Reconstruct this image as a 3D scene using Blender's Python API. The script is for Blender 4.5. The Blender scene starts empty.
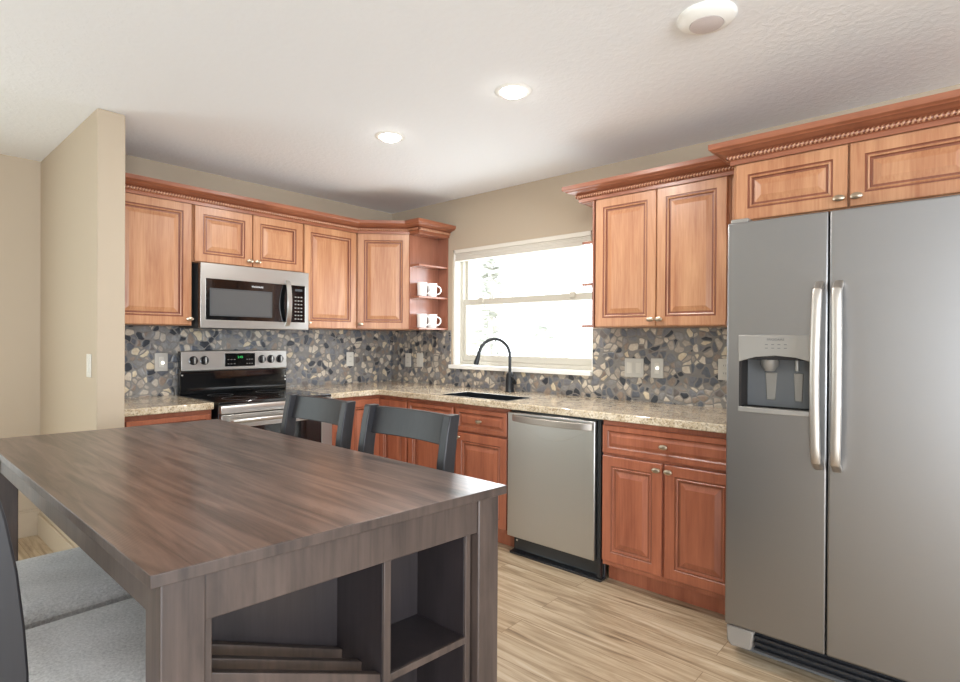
import bpy, bmesh, math, random
from mathutils import Vector, Matrix
random.seed(7)
S = bpy.context.scene
COL = S.collection
R = math.radians

# ------------------------------------------------------------------ camera
CAM = (3.9839, -3.2606, 1.2926)
YAW, PITCH, ROLL, FPX, PY = 41.6135, -0.2598, 0.335, 553.235, 342.41
a, b, r = R(YAW), R(PITCH), R(ROLL)
fw = Vector((-math.sin(a) * math.cos(b), math.cos(a) * math.cos(b), math.sin(b)))
rt = Vector((math.cos(a), math.sin(a), 0))
up = rt.cross(fw)
rt2 = rt * math.cos(r) + up * math.sin(r)
up2 = up * math.cos(r) - rt * math.sin(r)
cd = bpy.data.cameras.new('camera')
cd.sensor_width = 36
cd.lens = FPX / 960 * 36
cd.shift_y = (PY - 341) / 960
cd.clip_start = .02
cam = bpy.data.objects.new('camera', cd)
COL.objects.link(cam)
M = Matrix((rt2, up2, -fw)).transposed().to_4x4()
M.translation = CAM
cam.matrix_world = M
S.camera = cam

# ------------------------------------------------------------------ world, daylight, exposure
W = bpy.data.worlds.new('sky')
S.world = W
W.use_nodes = True
bg = W.node_tree.nodes['Background']
bg.inputs[0].default_value = (.93, .97, 1, 1)
bg.inputs[1].default_value = 4.0
S.view_settings.view_transform = 'Standard'
S.view_settings.look = 'None'
S.view_settings.exposure = 0.0
S.view_settings.gamma = 1
S.cycles.diffuse_bounces = 6
S.cycles.max_bounces = 12


HX0 = -.589


def area(name, loc, target, sx, sy, power, col):
    l = bpy.data.lights.new(name, 'AREA')
    l.shape = 'RECTANGLE'
    l.size, l.size_y = sx, sy
    l.energy = power
    l.color = col
    o = bpy.data.objects.new(name, l)
    COL.objects.link(o)
    o.location = loc
    o.rotation_euler = (Vector(target) - Vector(loc)).to_track_quat('-Z', 'Y').to_euler()
    return o


# unseen sources behind the camera; the patio one is added to fill the ceiling
area('added_patio_fill', (5.75, -7.44, 1.0), (5.0, 0, 2.2), 2.5, 2.0, 88, (.81, .905, 1))
area('unseen_side_light', (7.44, -3.9, 1.35), (0, -3.9, 1.7), 2.6, 1.7, 225, (.81, .905, 1))
area('unseen_hall_light', (HX0 + .06, -5.0, 1.35), (4.5, -4.2, 1.3), 2.4, 1.7, 30, (.74, .95, .90))
# daylight of the kitchen window
area('daylight_kitchen_window', (1.44, .26, 1.50), (2.1, -2, 1.95), 1.2, .9, 24, (.86, .93, 1))


# ------------------------------------------------------------------ materials
def srgb(c):
    return tuple(((x / 255) / 12.92 if x / 255 <= .04045 else (((x / 255) + .055) / 1.055) ** 2.4) for x in c) + (1,)


class NT:
    def __init__(s, name):
        s.m = bpy.data.materials.new(name)
        s.m.use_nodes = True
        s.t = s.m.node_tree
        s.p = s.t.nodes['Principled BSDF']

    def n(s, kind, **kw):
        x = s.t.nodes.new('ShaderNode' + kind)
        for k, v in kw.items():
            if k in x.inputs.keys():
                x.inputs[k].default_value = v
            else:
                setattr(x, k, v)
        return x

    def l(s, o, i):
        s.t.links.new(o, i)

    def set(s, **kw):
        for k, v in kw.items():
            s.p.inputs[k.replace('_', ' ')].default_value = v
        return s


def plain(name, col, rough=.5, metal=0, coat=0, spec=.5, bump=0, bscale=60, var=0):
    t = NT(name)
    t.set(Base_Color=srgb(col), Roughness=rough, Metallic=metal)
    t.p.inputs['Coat Weight'].default_value = coat
    t.p.inputs['Specular IOR Level'].default_value = spec
    tc = t.n('TexCoord')
    nz = t.n('TexNoise', Scale=bscale, Detail=3.0)
    t.l(tc.outputs['Object'], nz.inputs['Vector'])
    if var:
        mx = t.n('MixRGB', blend_type='MULTIPLY', Fac=var)
        mx.inputs['Color1'].default_value = srgb(col)
        t.l(nz.outputs['Fac'], mx.inputs['Color2'])
        g = t.n('Gamma', Gamma=.5)
        t.l(nz.outputs['Fac'], g.inputs['Color'])
        t.l(g.outputs[0], mx.inputs['Color2'])
        t.l(mx.outputs[0], t.p.inputs['Base Color'])
    if bump:
        bp = t.n('Bump', Strength=bump, Distance=.004)
        t.l(nz.outputs['Fac'], bp.inputs['Height'])
        t.l(bp.outputs[0], t.p.inputs['Normal'])
    return t.m


def wood(name, lo, hi, scale=(14, 14, 1.6), rough=.38, coat=.25, fine=(120, 120, 6), mid=.5, bump=.0):
    t = NT(name)
    tc = t.n('TexCoord')
    oi = t.n('ObjectInfo')
    ad = t.n('VectorMath', operation='ADD')
    ml = t.n('VectorMath', operation='MULTIPLY')
    ml.inputs[1].default_value = (9, 7, 5)
    cb = t.n('CombineXYZ')
    for k in 'XYZ':
        t.l(oi.outputs['Random'], cb.inputs[k])
    t.l(cb.outputs[0], ml.inputs[0])
    t.l(tc.outputs['Object'], ad.inputs[0])
    t.l(ml.outputs[0], ad.inputs[1])
    mp = t.n('Mapping')
    mp.inputs['Scale'].default_value = scale
    t.l(ad.outputs[0], mp.inputs['Vector'])
    n1 = t.n('TexNoise', Scale=1.0, Detail=5.0, Roughness=.6, Distortion=.6)
    t.l(mp.outputs[0], n1.inputs['Vector'])
    mp2 = t.n('Mapping')
    mp2.inputs['Scale'].default_value = fine
    t.l(ad.outputs[0], mp2.inputs['Vector'])
    n2 = t.n('TexNoise', Scale=1.0, Detail=2.0)
    t.l(mp2.outputs[0], n2.inputs['Vector'])
    mix = t.n('Mix', Factor=.3)
    t.l(n1.outputs['Fac'], mix.inputs[2])
    t.l(n2.outputs['Fac'], mix.inputs[3])
    cr = t.n('ValToRGB')
    cr.color_ramp.elements[0].position = .3
    cr.color_ramp.elements[0].color = srgb(lo)
    cr.color_ramp.elements[1].position = .7
    cr.color_ramp.elements[1].color = srgb(hi)
    t.l(mix.outputs[0], cr.inputs[0])
    t.l(cr.outputs[0], t.p.inputs['Base Color'])
    t.p.inputs['Roughness'].default_value = rough
    t.p.inputs['Coat Weight'].default_value = coat
    t.p.inputs['Coat Roughness'].default_value = .25
    if bump:
        bp = t.n('Bump', Strength=bump, Distance=.002)
        t.l(n2.outputs['Fac'], bp.inputs['Height'])
        t.l(bp.outputs[0], t.p.inputs['Normal'])
    return t.m


def steel(name, col=(186, 184, 180), rough=.34, stretch=(2, 2, 300)):
    t = NT(name)
    t.set(Base_Color=srgb(col), Metallic=1.0, Roughness=rough)
    tc = t.n('TexCoord')
    mp = t.n('Mapping')
    mp.inputs['Scale'].default_value = stretch
    t.l(tc.outputs['Object'], mp.inputs['Vector'])
    nz = t.n('TexNoise', Scale=1.0, Detail=2.0)
    t.l(mp.outputs[0], nz.inputs['Vector'])
    mr = t.n('MapRange')
    mr.inputs['To Min'].default_value = rough - .05
    mr.inputs['To Max'].default_value = rough + .06
    t.l(nz.outputs['Fac'], mr.inputs['Value'])
    t.l(mr.outputs[0], t.p.inputs['Roughness'])
    return t.m


def paint(name, col, bump=.12, scale=180):
    return plain(name, col, rough=.75, spec=.25, bump=bump, bscale=scale)


def m_ceiling():
    t = NT('textured_ceiling_paint')
    t.set(Base_Color=srgb((238, 240, 243)), Roughness=.85)
    t.p.inputs['Specular IOR Level'].default_value = .2
    tc = t.n('TexCoord')
    nz = t.n('TexNoise', Scale=34.0, Detail=4.0, Roughness=.55, Distortion=.5)
    t.l(tc.outputs['Object'], nz.inputs['Vector'])
    cr = t.n('ValToRGB')
    cr.color_ramp.elements[0].position = .42
    cr.color_ramp.elements[1].position = .62
    t.l(nz.outputs['Fac'], cr.inputs[0])
    bp = t.n('Bump', Strength=.16, Distance=.005)
    t.l(cr.outputs[0], bp.inputs['Height'])
    t.l(bp.outputs[0], t.p.inputs['Normal'])
    return t.m


def m_floor():
    t = NT('light_oak_plank_floor')
    tc = t.n('TexCoord')
    br = t.n('TexBrick', offset=.37, offset_frequency=2)
    br.inputs['Scale'].default_value = 1
    br.inputs['Brick Width'].default_value = 1.22
    br.inputs['Row Height'].default_value = .152
    br.inputs['Mortar Size'].default_value = .0012
    br.inputs['Mortar Smooth'].default_value = .2
    br.inputs['Bias'].default_value = 0
    br.inputs['Color1'].default_value = (0, 0, 0, 1)
    br.inputs['Color2'].default_value = (1, 1, 1, 1)
    br.inputs['Mortar'].default_value = (.5, .5, .5, 1)
    t.l(tc.outputs['Object'], br.inputs['Vector'])
    # per plank offset of the grain
    ml = t.n('VectorMath', operation='SCALE')
    ml.inputs['Scale'].default_value = 7.3
    t.l(br.outputs['Color'], ml.inputs[0])
    ad = t.n('VectorMath', operation='ADD')
    t.l(tc.outputs['Object'], ad.inputs[0])
    t.l(ml.outputs[0], ad.inputs[1])
    mp = t.n('Mapping')
    mp.inputs['Scale'].default_value = (2.0, 25, 1)
    t.l(ad.outputs[0], mp.inputs['Vector'])
    n1 = t.n('TexNoise', Scale=1.0, Detail=7.0, Roughness=.62, Distortion=.9)
    t.l(mp.outputs[0], n1.inputs['Vector'])
    cr = t.n('ValToRGB')
    e = cr.color_ramp.elements
    e[0].position, e[0].color = .30, srgb((120, 99, 76))
    e[1].position, e[1].color = .74, srgb((212, 199, 176))
    x = e.new(.45); x.color = srgb((168, 146, 118))
    x = e.new(.58); x.color = srgb((194, 174, 146))
    t.l(n1.outputs['Fac'], cr.inputs[0])
    hue = t.n('MixRGB', blend_type='MULTIPLY', Fac=.35)
    cr2 = t.n('ValToRGB')
    cr2.color_ramp.elements[0].color = (.72, .70, .68, 1)
    cr2.color_ramp.elements[1].color = (1, 1, 1, 1)
    t.l(br.outputs['Color'], cr2.inputs[0])
    t.l(cr.outputs[0], hue.inputs['Color1'])
    t.l(cr2.outputs[0], hue.inputs['Color2'])
    gr = t.n('MixRGB', blend_type='MIX')
    gr.inputs['Color2'].default_value = srgb((120, 96, 70))
    t.l(br.outputs['Fac'], gr.inputs['Fac'])
    t.l(hue.outputs[0], gr.inputs['Color1'])
    t.l(gr.outputs[0], t.p.inputs['Base Color'])
    t.set(Roughness=.42)
    bp = t.n('Bump', Strength=.08, Distance=.002)
    t.l(n1.outputs['Fac'], bp.inputs['Height'])
    t.l(bp.outputs[0], t.p.inputs['Normal'])
    return t.m


def m_pebble():
    t = NT('sliced_pebble_mosaic')
    tc = t.n('TexCoord')
    mp = t.n('Mapping')
    t.l(tc.outputs['Object'], mp.inputs['Vector'])
    wn = t.n('TexNoise', Scale=9.0, Detail=1.0)
    t.l(mp.outputs[0], wn.inputs['Vector'])
    sb = t.n('VectorMath', operation='SCALE')
    sb.inputs['Scale'].default_value = .07
    t.l(wn.outputs['Color'], sb.inputs[0])
    ad = t.n('VectorMath', operation='ADD')
    t.l(mp.outputs[0], ad.inputs[0])
    t.l(sb.outputs[0], ad.inputs[1])
    v1 = t.n('TexVoronoi', voronoi_dimensions='3D', Scale=23.0, Randomness=1.0)
    v2 = t.n('TexVoronoi', voronoi_dimensions='3D', feature='DISTANCE_TO_EDGE', Scale=23.0, Randomness=1.0)
    t.l(ad.outputs[0], v1.inputs['Vector'])
    t.l(ad.outputs[0], v2.inputs['Vector'])
    sp = t.n('SeparateColor')
    t.l(v1.outputs['Color'], sp.inputs[0])
    cr = t.n('ValToRGB')
    cr.color_ramp.interpolation = 'CONSTANT'
    e = cr.color_ramp.elements
    cols = [(0, (50, 53, 60)), (.12, (92, 95, 102)), (.26, (134, 132, 130)), (.38, (162, 151, 138)), (.50, (114, 114, 118)), (.60, (178, 168, 154)), (.71, (140, 124, 110)), (.80, (200, 188, 170)), (.90, (204, 188, 160)), (.96, (104, 96, 92))]
    e[0].position, e[0].color = 0, srgb(cols[0][1])
    e[1].position, e[1].color = cols[1][0], srgb(cols[1][1])
    for p_, c_ in cols[2:]:
        x = e.new(p_); x.color = srgb(c_)
    t.l(sp.outputs[0], cr.inputs[0])
    nz = t.n('TexNoise', Scale=70.0, Detail=3.0)
    t.l(tc.outputs['Object'], nz.inputs['Vector'])
    mv = t.n('MixRGB', blend_type='OVERLAY', Fac=.35)
    t.l(cr.outputs[0], mv.inputs['Color1'])
    t.l(nz.outputs['Fac'], mv.inputs['Color2'])
    edge = t.n('ValToRGB')
    edge.color_ramp.elements[0].position = .05
    edge.color_ramp.elements[1].position = .11
    t.l(v2.outputs['Distance'], edge.inputs[0])
    mx = t.n('MixRGB')
    mx.inputs['Color1'].default_value = srgb((126, 122, 117))
    t.l(edge.outputs[0], mx.inputs['Fac'])
    t.l(mv.outputs[0], mx.inputs['Color2'])
    rd_ = t.n('ValToRGB')
    rd_.color_ramp.elements[0].position = .60
    rd_.color_ramp.elements[0].color = (1, 1, 1, 1)
    rd_.color_ramp.elements[1].position = .72
    rd_.color_ramp.elements[1].color = (0, 0, 0, 1)
    t.l(v1.outputs['Distance'], rd_.inputs[0])
    mm = t.n('Math', operation='MULTIPLY')
    t.l(edge.outputs[0], mm.inputs[0])
    t.l(rd_.outputs[0], mm.inputs[1])
    t.l(mm.outputs[0], mx.inputs['Fac'])
    t.l(mx.outputs[0], t.p.inputs['Base Color'])
    t.set(Roughness=.38)
    h = t.n('ValToRGB')
    h.color_ramp.elements[0].position = .03
    h.color_ramp.elements[1].position = .22
    t.l(v2.outputs['Distance'], h.inputs[0])
    bp = t.n('Bump', Strength=.55, Distance=.006)
    t.l(h.outputs[0], bp.inputs['Height'])
    t.l(bp.outputs[0], t.p.inputs['Normal'])
    return t.m


def m_granite():
    t = NT('tan_speckled_granite')
    tc = t.n('TexCoord')
    n1 = t.n('TexNoise', Scale=16.0, Detail=6.0, Roughness=.7)
    t.l(tc.outputs['Object'], n1.inputs['Vector'])
    cr = t.n('ValToRGB')
    e = cr.color_ramp.elements
    e[0].position, e[0].color = .32, srgb((150, 130, 104))
    e[1].position, e[1].color = .66, srgb((226, 216, 196))
    x = e.new(.5); x.color = srgb((198, 182, 155))
    t.l(n1.outputs['Fac'], cr.inputs[0])
    v = t.n('TexVoronoi', Scale=150.0)
    t.l(tc.outputs['Object'], v.inputs['Vector'])
    sp = t.n('SeparateColor')
    t.l(v.outputs['Color'], sp.inputs[0])
    c2 = t.n('ValToRGB')
    c2.color_ramp.interpolation = 'CONSTANT'
    e = c2.color_ramp.elements
    e[0].position, e[0].color = 0, srgb((90, 72, 56))
    e[1].position, e[1].color = .12, srgb((198, 180, 152))
    x = e.new(.6); x.color = srgb((222, 212, 194))
    x = e.new(.88); x.color = srgb((150, 126, 98))
    t.l(sp.outputs[0], c2.inputs[0])
    mx = t.n('MixRGB', Fac=.45)
    t.l(cr.outputs[0], mx.inputs['Color1'])
    t.l(c2.outputs[0], mx.inputs['Color2'])
    t.l(mx.outputs[0], t.p.inputs['Base Color'])
    t.set(Roughness=.10)
    t.p.inputs['Specular IOR Level'].default_value = .7
    return t.m


def m_tabletop():
    t = NT('distressed_dark_brown_tabletop')
    tc = t.n('TexCoord')
    # boards along X, with sawn cross marks
    mp = t.n('Mapping')
    mp.inputs['Scale'].default_value = (2.2, 34, 20)
    t.l(tc.outputs['Object'], mp.inputs['Vector'])
    n1 = t.n('TexNoise', Scale=1.0, Detail=6.0, Roughness=.6, Distortion=.8)
    t.l(mp.outputs[0], n1.inputs['Vector'])
    cr = t.n('ValToRGB')
    e = cr.color_ramp.elements
    e[0].position, e[0].color = .36, srgb((56, 44, 39))
    e[1].position, e[1].color = .66, srgb((112, 92, 82))
    t.l(n1.outputs['Fac'], cr.inputs[0])
    t.l(cr.outputs[0], t.p.inputs['Base Color'])
    # circular saw marks
    mp2 = t.n('Mapping')
    mp2.inputs['Location'].default_value = (-.1, .9, 0)
    t.l(tc.outputs['Object'], mp2.inputs['Vector'])
    wv = t.n('TexWave', wave_type='RINGS', rings_direction='Z', Scale=36.0, Distortion=1.2, Detail=2.0)
    t.l(mp2.outputs[0], wv.inputs['Vector'])
    n2 = t.n('TexNoise', Scale=3.2, Detail=2.0)
    t.l(tc.outputs['Object'], n2.inputs['Vector'])
    th = t.n('ValToRGB')
    th.color_ramp.elements[0].position = .5
    th.color_ramp.elements[1].position = .62
    t.l(n2.outputs['Fac'], th.inputs[0])
    mu = t.n('Math', operation='MULTIPLY')
    t.l(wv.outputs['Fac'], mu.inputs[0])
    t.l(th.outputs[0], mu.inputs[1])
    ad = t.n('Math', operation='MULTIPLY_ADD')
    ad.inputs[1].default_value = .14
    t.l(mu.outputs[0], ad.inputs[0])
    t.l(n1.outputs['Fac'], ad.inputs[2])
    bp = t.n('Bump', Strength=.22, Distance=.003)
    t.l(ad.outputs[0], bp.inputs['Height'])
    t.l(bp.outputs[0], t.p.inputs['Normal'])
    t.set(Roughness=.32)
    t.p.inputs['Coat Weight'].default_value = .4
    t.p.inputs['Coat Roughness'].default_value = .22
    return t.m


def m_fabric():
    t = NT('grey_woven_upholstery')
    tc = t.n('TexCoord')
    nz = t.n('TexNoise', Scale=160.0, Detail=4.0, Roughness=.7)
    t.l(tc.outputs['Object'], nz.inputs['Vector'])
    n2 = t.n('TexNoise', Scale=9.0, Detail=2.0)
    t.l(tc.outputs['Object'], n2.inputs['Vector'])
    mx = t.n('Mix', Factor=.3)
    t.l(nz.outputs['Fac'], mx.inputs[2])
    t.l(n2.outputs['Fac'], mx.inputs[3])
    cr = t.n('ValToRGB')
    e = cr.color_ramp.elements
    e[0].position, e[0].color = .36, srgb((146, 142, 139))
    e[1].position, e[1].color = .64, srgb((198, 195, 192))
    t.l(mx.outputs[0], cr.inputs[0])
    t.l(cr.outputs[0], t.p.inputs['Base Color'])
    t.set(Roughness=.95)
    t.p.inputs['Sheen Weight'].default_value = .3
    bp = t.n('Bump', Strength=.3, Distance=.002)
    t.l(nz.outputs['Fac'], bp.inputs['Height'])
    t.l(bp.outputs[0], t.p.inputs['Normal'])
    return t.m


def m_glass(name):
    t = NT(name)
    tr = t.n('BsdfTransparent')
    gl = t.n('BsdfGlossy', Roughness=.02)
    fr = t.n('Fresnel', IOR=1.45)
    ge = t.n('NewGeometry')
    io = t.n('Math', operation='MULTIPLY_ADD')
    io.inputs[1].default_value = 1 / 1.45 - 1.45
    io.inputs[2].default_value = 1.45
    t.l(ge.outputs['Backfacing'], io.inputs[0])
    t.l(io.outputs[0], fr.inputs['IOR'])
    mx = t.n('MixShader')
    t.l(fr.outputs[0], mx.inputs[0])
    t.l(tr.outputs[0], mx.inputs[1])
    t.l(gl.outputs[0], mx.inputs[2])
    t.l(mx.outputs[0], t.t.nodes['Material Output'].inputs['Surface'])
    return t.m


def m_emit(name, col, s):
    t = NT(name)
    t.set(Base_Color=srgb(col))
    t.p.inputs['Emission Color'].default_value = srgb(col)
    t.p.inputs['Emission Strength'].default_value = s
    return t.m


CAB = wood('stained_maple', (158, 100, 66), (198, 148, 108))
CABB = wood('stained_maple_with_shade', (128, 69, 47), (168, 100, 71))  # redder stain for base cabinets, with their dimmer light put into the colour
CROWNM = wood('stained_maple_molding', (124, 70, 48), (166, 104, 74), scale=(3, 3, 14), fine=(10, 10, 120))
GLAZE = wood('dark_glaze_in_grooves', (112, 62, 42), (142, 84, 58))
CABIN = wood('cabinet_interior_maple', (134, 84, 64), (162, 106, 84), rough=.24)
ROPE = wood('light_rope_trim_maple', (176, 126, 96), (196, 148, 116))
WALLM = paint('tan_wall_paint', (180, 165, 145))
WHITE = plain('white_painted_trim', (238, 237, 232), rough=.4, bump=.03, bscale=40)
CEIL = m_ceiling()
FLOORM = m_floor()
PEB = m_pebble()
GRAN = m_granite()
SS = steel('brushed_stainless_steel')
SSF = steel('fridge_stainless_steel', (150, 149, 149), .36)
SSD = steel('bright_stainless_handle', (210, 209, 206), .3, (2, 2, 2))
CHROME = steel('satin_nickel', (184, 168, 148), .28, (3, 3, 3))
SSH = steel('matte_stainless_handle', (196, 190, 183), .42, (2, 2, 2))
FOOT = plain('taupe_plastic', (128, 121, 113), rough=.5, bump=.03)
BLK = plain('black_enamel', (20, 22, 26), rough=.3, coat=.3, bump=.02)
BLKG = plain('black_glass', (10, 11, 13), rough=.08, coat=.5)
BLKM = plain('matte_black_metal', (24, 27, 31), rough=.35, bump=.02)
DGREY = plain('dark_grey_plastic', (62, 64, 66), rough=.5, bump=.03)
LGREY = plain('light_grey_plastic', (146, 142, 136), rough=.42, metal=.4, bump=.03)
FSIDE = plain('grey_painted_fridge_side', (96, 98, 100), rough=.5, bump=.05)
TABT = m_tabletop()
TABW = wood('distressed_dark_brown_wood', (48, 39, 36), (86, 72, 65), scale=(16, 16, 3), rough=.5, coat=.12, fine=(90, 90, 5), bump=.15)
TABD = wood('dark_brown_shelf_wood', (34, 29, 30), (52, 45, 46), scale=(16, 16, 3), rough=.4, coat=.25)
CHW = wood('dark_espresso_chair_wood', (26, 25, 28), (40, 38, 41), scale=(20, 20, 3), rough=.48, coat=.06)
FAB = m_fabric()
MUGM = plain('white_glazed_ceramic', (244, 243, 240), rough=.15, coat=.3)
PLATE = plain('ivory_outlet_plastic', (206, 202, 192), rough=.4)
PLATEG = plain('stainless_look_wall_plate', (190, 186, 178), rough=.42, metal=.25)
LED = m_emit('lit_lamp_lens', (255, 250, 240), 30)
GREEN = m_emit('green_clock_digits', (60, 200, 100), .5)
NIGHT = m_emit('lit_sensor_lens', (255, 250, 240), 1.5)
GLASS = m_glass('clear_window_glass')
VINYL = plain('almond_vinyl_window_frame', (196, 191, 178), rough=.45)
BLIND = plain('off_white_blind_fabric', (214, 208, 196), rough=.8, bump=.2, bscale=30)
LEAF = plain('grey_green_leaves', (200, 203, 197), rough=.7, var=.3, bscale=4)
BARK = plain('grey_bark', (200, 198, 194), rough=.9, bump=.4, bscale=20)
GRASS = plain('sunlit_lawn', (214, 214, 196), rough=.95, bump=.3, bscale=30)
WTXT = plain('pale_print', (225, 225, 225), rough=.5)
DTXT = plain('grey_print', (90, 90, 92), rough=.5)


# ------------------------------------------------------------------ mesh helpers
class MB:
    def __init__(s):
        s.bm = bmesh.new()

    def box(s, x0, x1, y0, y1, z0, z1, mi=0):
        v = [s.bm.verts.new((x, y, z)) for z in (z0, z1) for y in (y0, y1) for x in (x0, x1)]
        for q in ((0, 2, 3, 1), (4, 5, 7, 6), (0, 1, 5, 4), (1, 3, 7, 5), (3, 2, 6, 7), (2, 0, 4, 6)):
            s.bm.faces.new([v[i] for i in q]).material_index = mi
        return s

    def hexa(s, lo, hi, mi=0):
        """two quads of corners (same order), joined"""
        A = [s.bm.verts.new(p) for p in lo]
        B = [s.bm.verts.new(p) for p in hi]
        n = len(A)
        s.bm.faces.new(A[::-1]).material_index = mi
        s.bm.faces.new(B).material_index = mi
        for i in range(n):
            s.bm.faces.new((A[i], A[(i + 1) % n], B[(i + 1) % n], B[i])).material_index = mi
        return s

    def prism(s, pts, ax, lo, hi, mi=0):
        def P(p, t):
            return {'x': (t, p[0], p[1]), 'y': (p[0], t, p[1]), 'z': (p[0], p[1], t)}[ax]
        return s.hexa([P(p, lo) for p in pts], [P(p, hi) for p in pts], mi)

    def grid(s, us, vs, keep, ax, lo, hi, mi=0):
        """plate of cells in two axes, extruded along ax between lo and hi; keep(i,j) says which cells exist"""
        def P(u, v, t):
            return {'x': (t, u, v), 'y': (u, t, v), 'z': (u, v, t)}[ax]
        C = {}

        def V(i, j, k):
            if (i, j, k) not in C:
                C[(i, j, k)] = s.bm.verts.new(P(us[i], vs[j], (lo, hi)[k]))
            return C[(i, j, k)]
        nu, nv = len(us) - 1, len(vs) - 1
        K = lambda i, j: 0 <= i < nu and 0 <= j < nv and keep(i, j)
        for i in range(nu):
            for j in range(nv):
                if not K(i, j):
                    continue
                for k in (0, 1):
                    s.bm.faces.new((V(i, j, k), V(i + 1, j, k), V(i + 1, j + 1, k), V(i, j + 1, k))).material_index = mi
                for di, dj, e in ((-1, 0, ((0, 0), (0, 1))), (1, 0, ((1, 0), (1, 1))), (0, -1, ((0, 0), (1, 0))), (0, 1, ((0, 1), (1, 1)))):
                    if not K(i + di, j + dj):
                        p, q = e
                        s.bm.faces.new((V(i + p[0], j + p[1], 0), V(i + q[0], j + q[1], 0), V(i + q[0], j + q[1], 1), V(i + p[0], j + p[1], 1))).material_index = mi
        return s

    def lathe(s, prof, mat=None, n=24, mi=0, cap=True):
        """profile of (radius, height) turned about local Z; mat places it"""
        mat = mat or Matrix()
        rings = []
        for rr, z in prof:
            if rr < 1e-6:
                rings.append([s.bm.verts.new(mat @ Vector((0, 0, z)))])
            else:
                rings.append([s.bm.verts.new(mat @ Vector((rr * math.cos(2 * math.pi * k / n), rr * math.sin(2 * math.pi * k / n), z))) for k in range(n)])
        for A, B in zip(rings, rings[1:]):
            for k in range(n):
                k2 = (k + 1) % n
                if len(A) == 1 and len(B) == 1:
                    continue
                f = (A[0], B[k2], B[k]) if len(A) == 1 else ((A[k], A[k2], B[0]) if len(B) == 1 else (A[k], A[k2], B[k2], B[k]))
                s.bm.faces.new(f).material_index = mi
        if cap:
            for Q in (rings[0], rings[-1]):
                if len(Q) > 2:
                    s.bm.faces.new(Q).material_index = mi
        return s

    def tube(s, pts, rad, n=12, mi=0, section=None, upv=None, caps=True):
        """sweep of a circle (or a section of (u,v) points) along points"""
        pts = [Vector(p) for p in pts]
        T = []
        for i in range(len(pts)):
            d = pts[min(i + 1, len(pts) - 1)] - pts[max(i - 1, 0)]
            T.append(d.normalized())
        u = Vector(upv) if upv else (Vector((0, 0, 1)) if abs(T[0].z) < .9 else Vector((1, 0, 0)))
        rings = []
        for i, p in enumerate(pts):
            if upv:
                u = Vector(upv)
            u = (u - T[i] * u.dot(T[i])).normalized()
            w = T[i].cross(u)
            rr = rad[i] if isinstance(rad, (list, tuple)) else rad
            sec = section or [(math.cos(2 * math.pi * k / n), math.sin(2 * math.pi * k / n)) for k in range(n)]
            rings.append([s.bm.verts.new(p + u * (x * rr) + w * (y * rr)) for x, y in sec])
        m = len(rings[0])
        for A, B in zip(rings, rings[1:]):
            for k in range(m):
                s.bm.faces.new((A[k], A[(k + 1) % m], B[(k + 1) % m], B[k])).material_index = mi
        if caps:
            s.bm.faces.new(rings[0][::-1]).material_index = mi
            s.bm.faces.new(rings[-1]).material_index = mi
        return s

    def rings(s, x0, x1, z0, z1, steps, y0=0.0):
        """nested rectangles (inset, depth towards -Y, material) closing to a centre panel: a raised-panel front"""
        loops = []
        for ins, d, mi in steps:
            loops.append(([s.bm.verts.new(p) for p in ((x0 + ins, y0 - d, z0 + ins), (x1 - ins, y0 - d, z0 + ins), (x1 - ins, y0 - d, z1 - ins), (x0 + ins, y0 - d, z1 - ins))], mi))
        s.bm.faces.new(loops[0][0][::-1]).material_index = 0
        for (A, _), (B, mi) in zip(loops, loops[1:]):
            for k in range(4):
                s.bm.faces.new((A[k], A[(k + 1) % 4], B[(k + 1) % 4], B[k])).material_index = mi
        s.bm.faces.new(loops[-1][0]).material_index = loops[-1][1]
        return s

    def build(s, name, mats, parent=None, bevel=0, seg=2, smooth=None, ang=35):
        bmesh.ops.recalc_face_normals(s.bm, faces=s.bm.faces)
        me = bpy.data.meshes.new(name)
        s.bm.to_mesh(me)
        s.bm.free()
        for m in (mats if isinstance(mats, (list, tuple)) else [mats]):
            me.materials.append(m)
        if smooth or bevel:
            me.polygons.foreach_set('use_smooth', [True] * len(me.polygons))
            me.set_sharp_from_angle(angle=R(smooth or 40))
        o = bpy.data.objects.new(name, me)
        COL.objects.link(o)
        if parent:
            o.parent = parent
        if bevel:
            md = o.modifiers.new('bevel', 'BEVEL')
            md.width = bevel
            md.segments = seg
            md.limit_method = 'ANGLE'
            md.angle_limit = R(ang)
            md.use_clamp_overlap = True
        return o


def tag(o, label, cat, group=None, kind=None):
    o['label'] = label
    o['category'] = cat
    if group:
        o['group'] = group
    if kind:
        o['kind'] = kind
    return o


def thing(name, label, cat, loc=(0, 0, 0), rot=0, group=None):
    o = bpy.data.objects.new(name, None)
    COL.objects.link(o)
    o.empty_display_size = .05
    o.location = loc
    o.rotation_euler = (0, 0, rot)
    return tag(o, label, cat, group)


def struct(o):
    o['kind'] = 'structure'
    return o


def dup(root, loc, rot, label, group):
    rr = root.copy()
    COL.objects.link(rr)
    rr.location = loc
    rr.rotation_euler = (0, 0, rot)
    rr['label'] = label
    rr['group'] = group
    for ch in list(root.children):
        c = ch.copy()
        COL.objects.link(c)
        c.parent = rr
        for g in ch.children:
            d = g.copy()
            COL.objects.link(d)
            d.parent = c
    return rr


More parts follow.
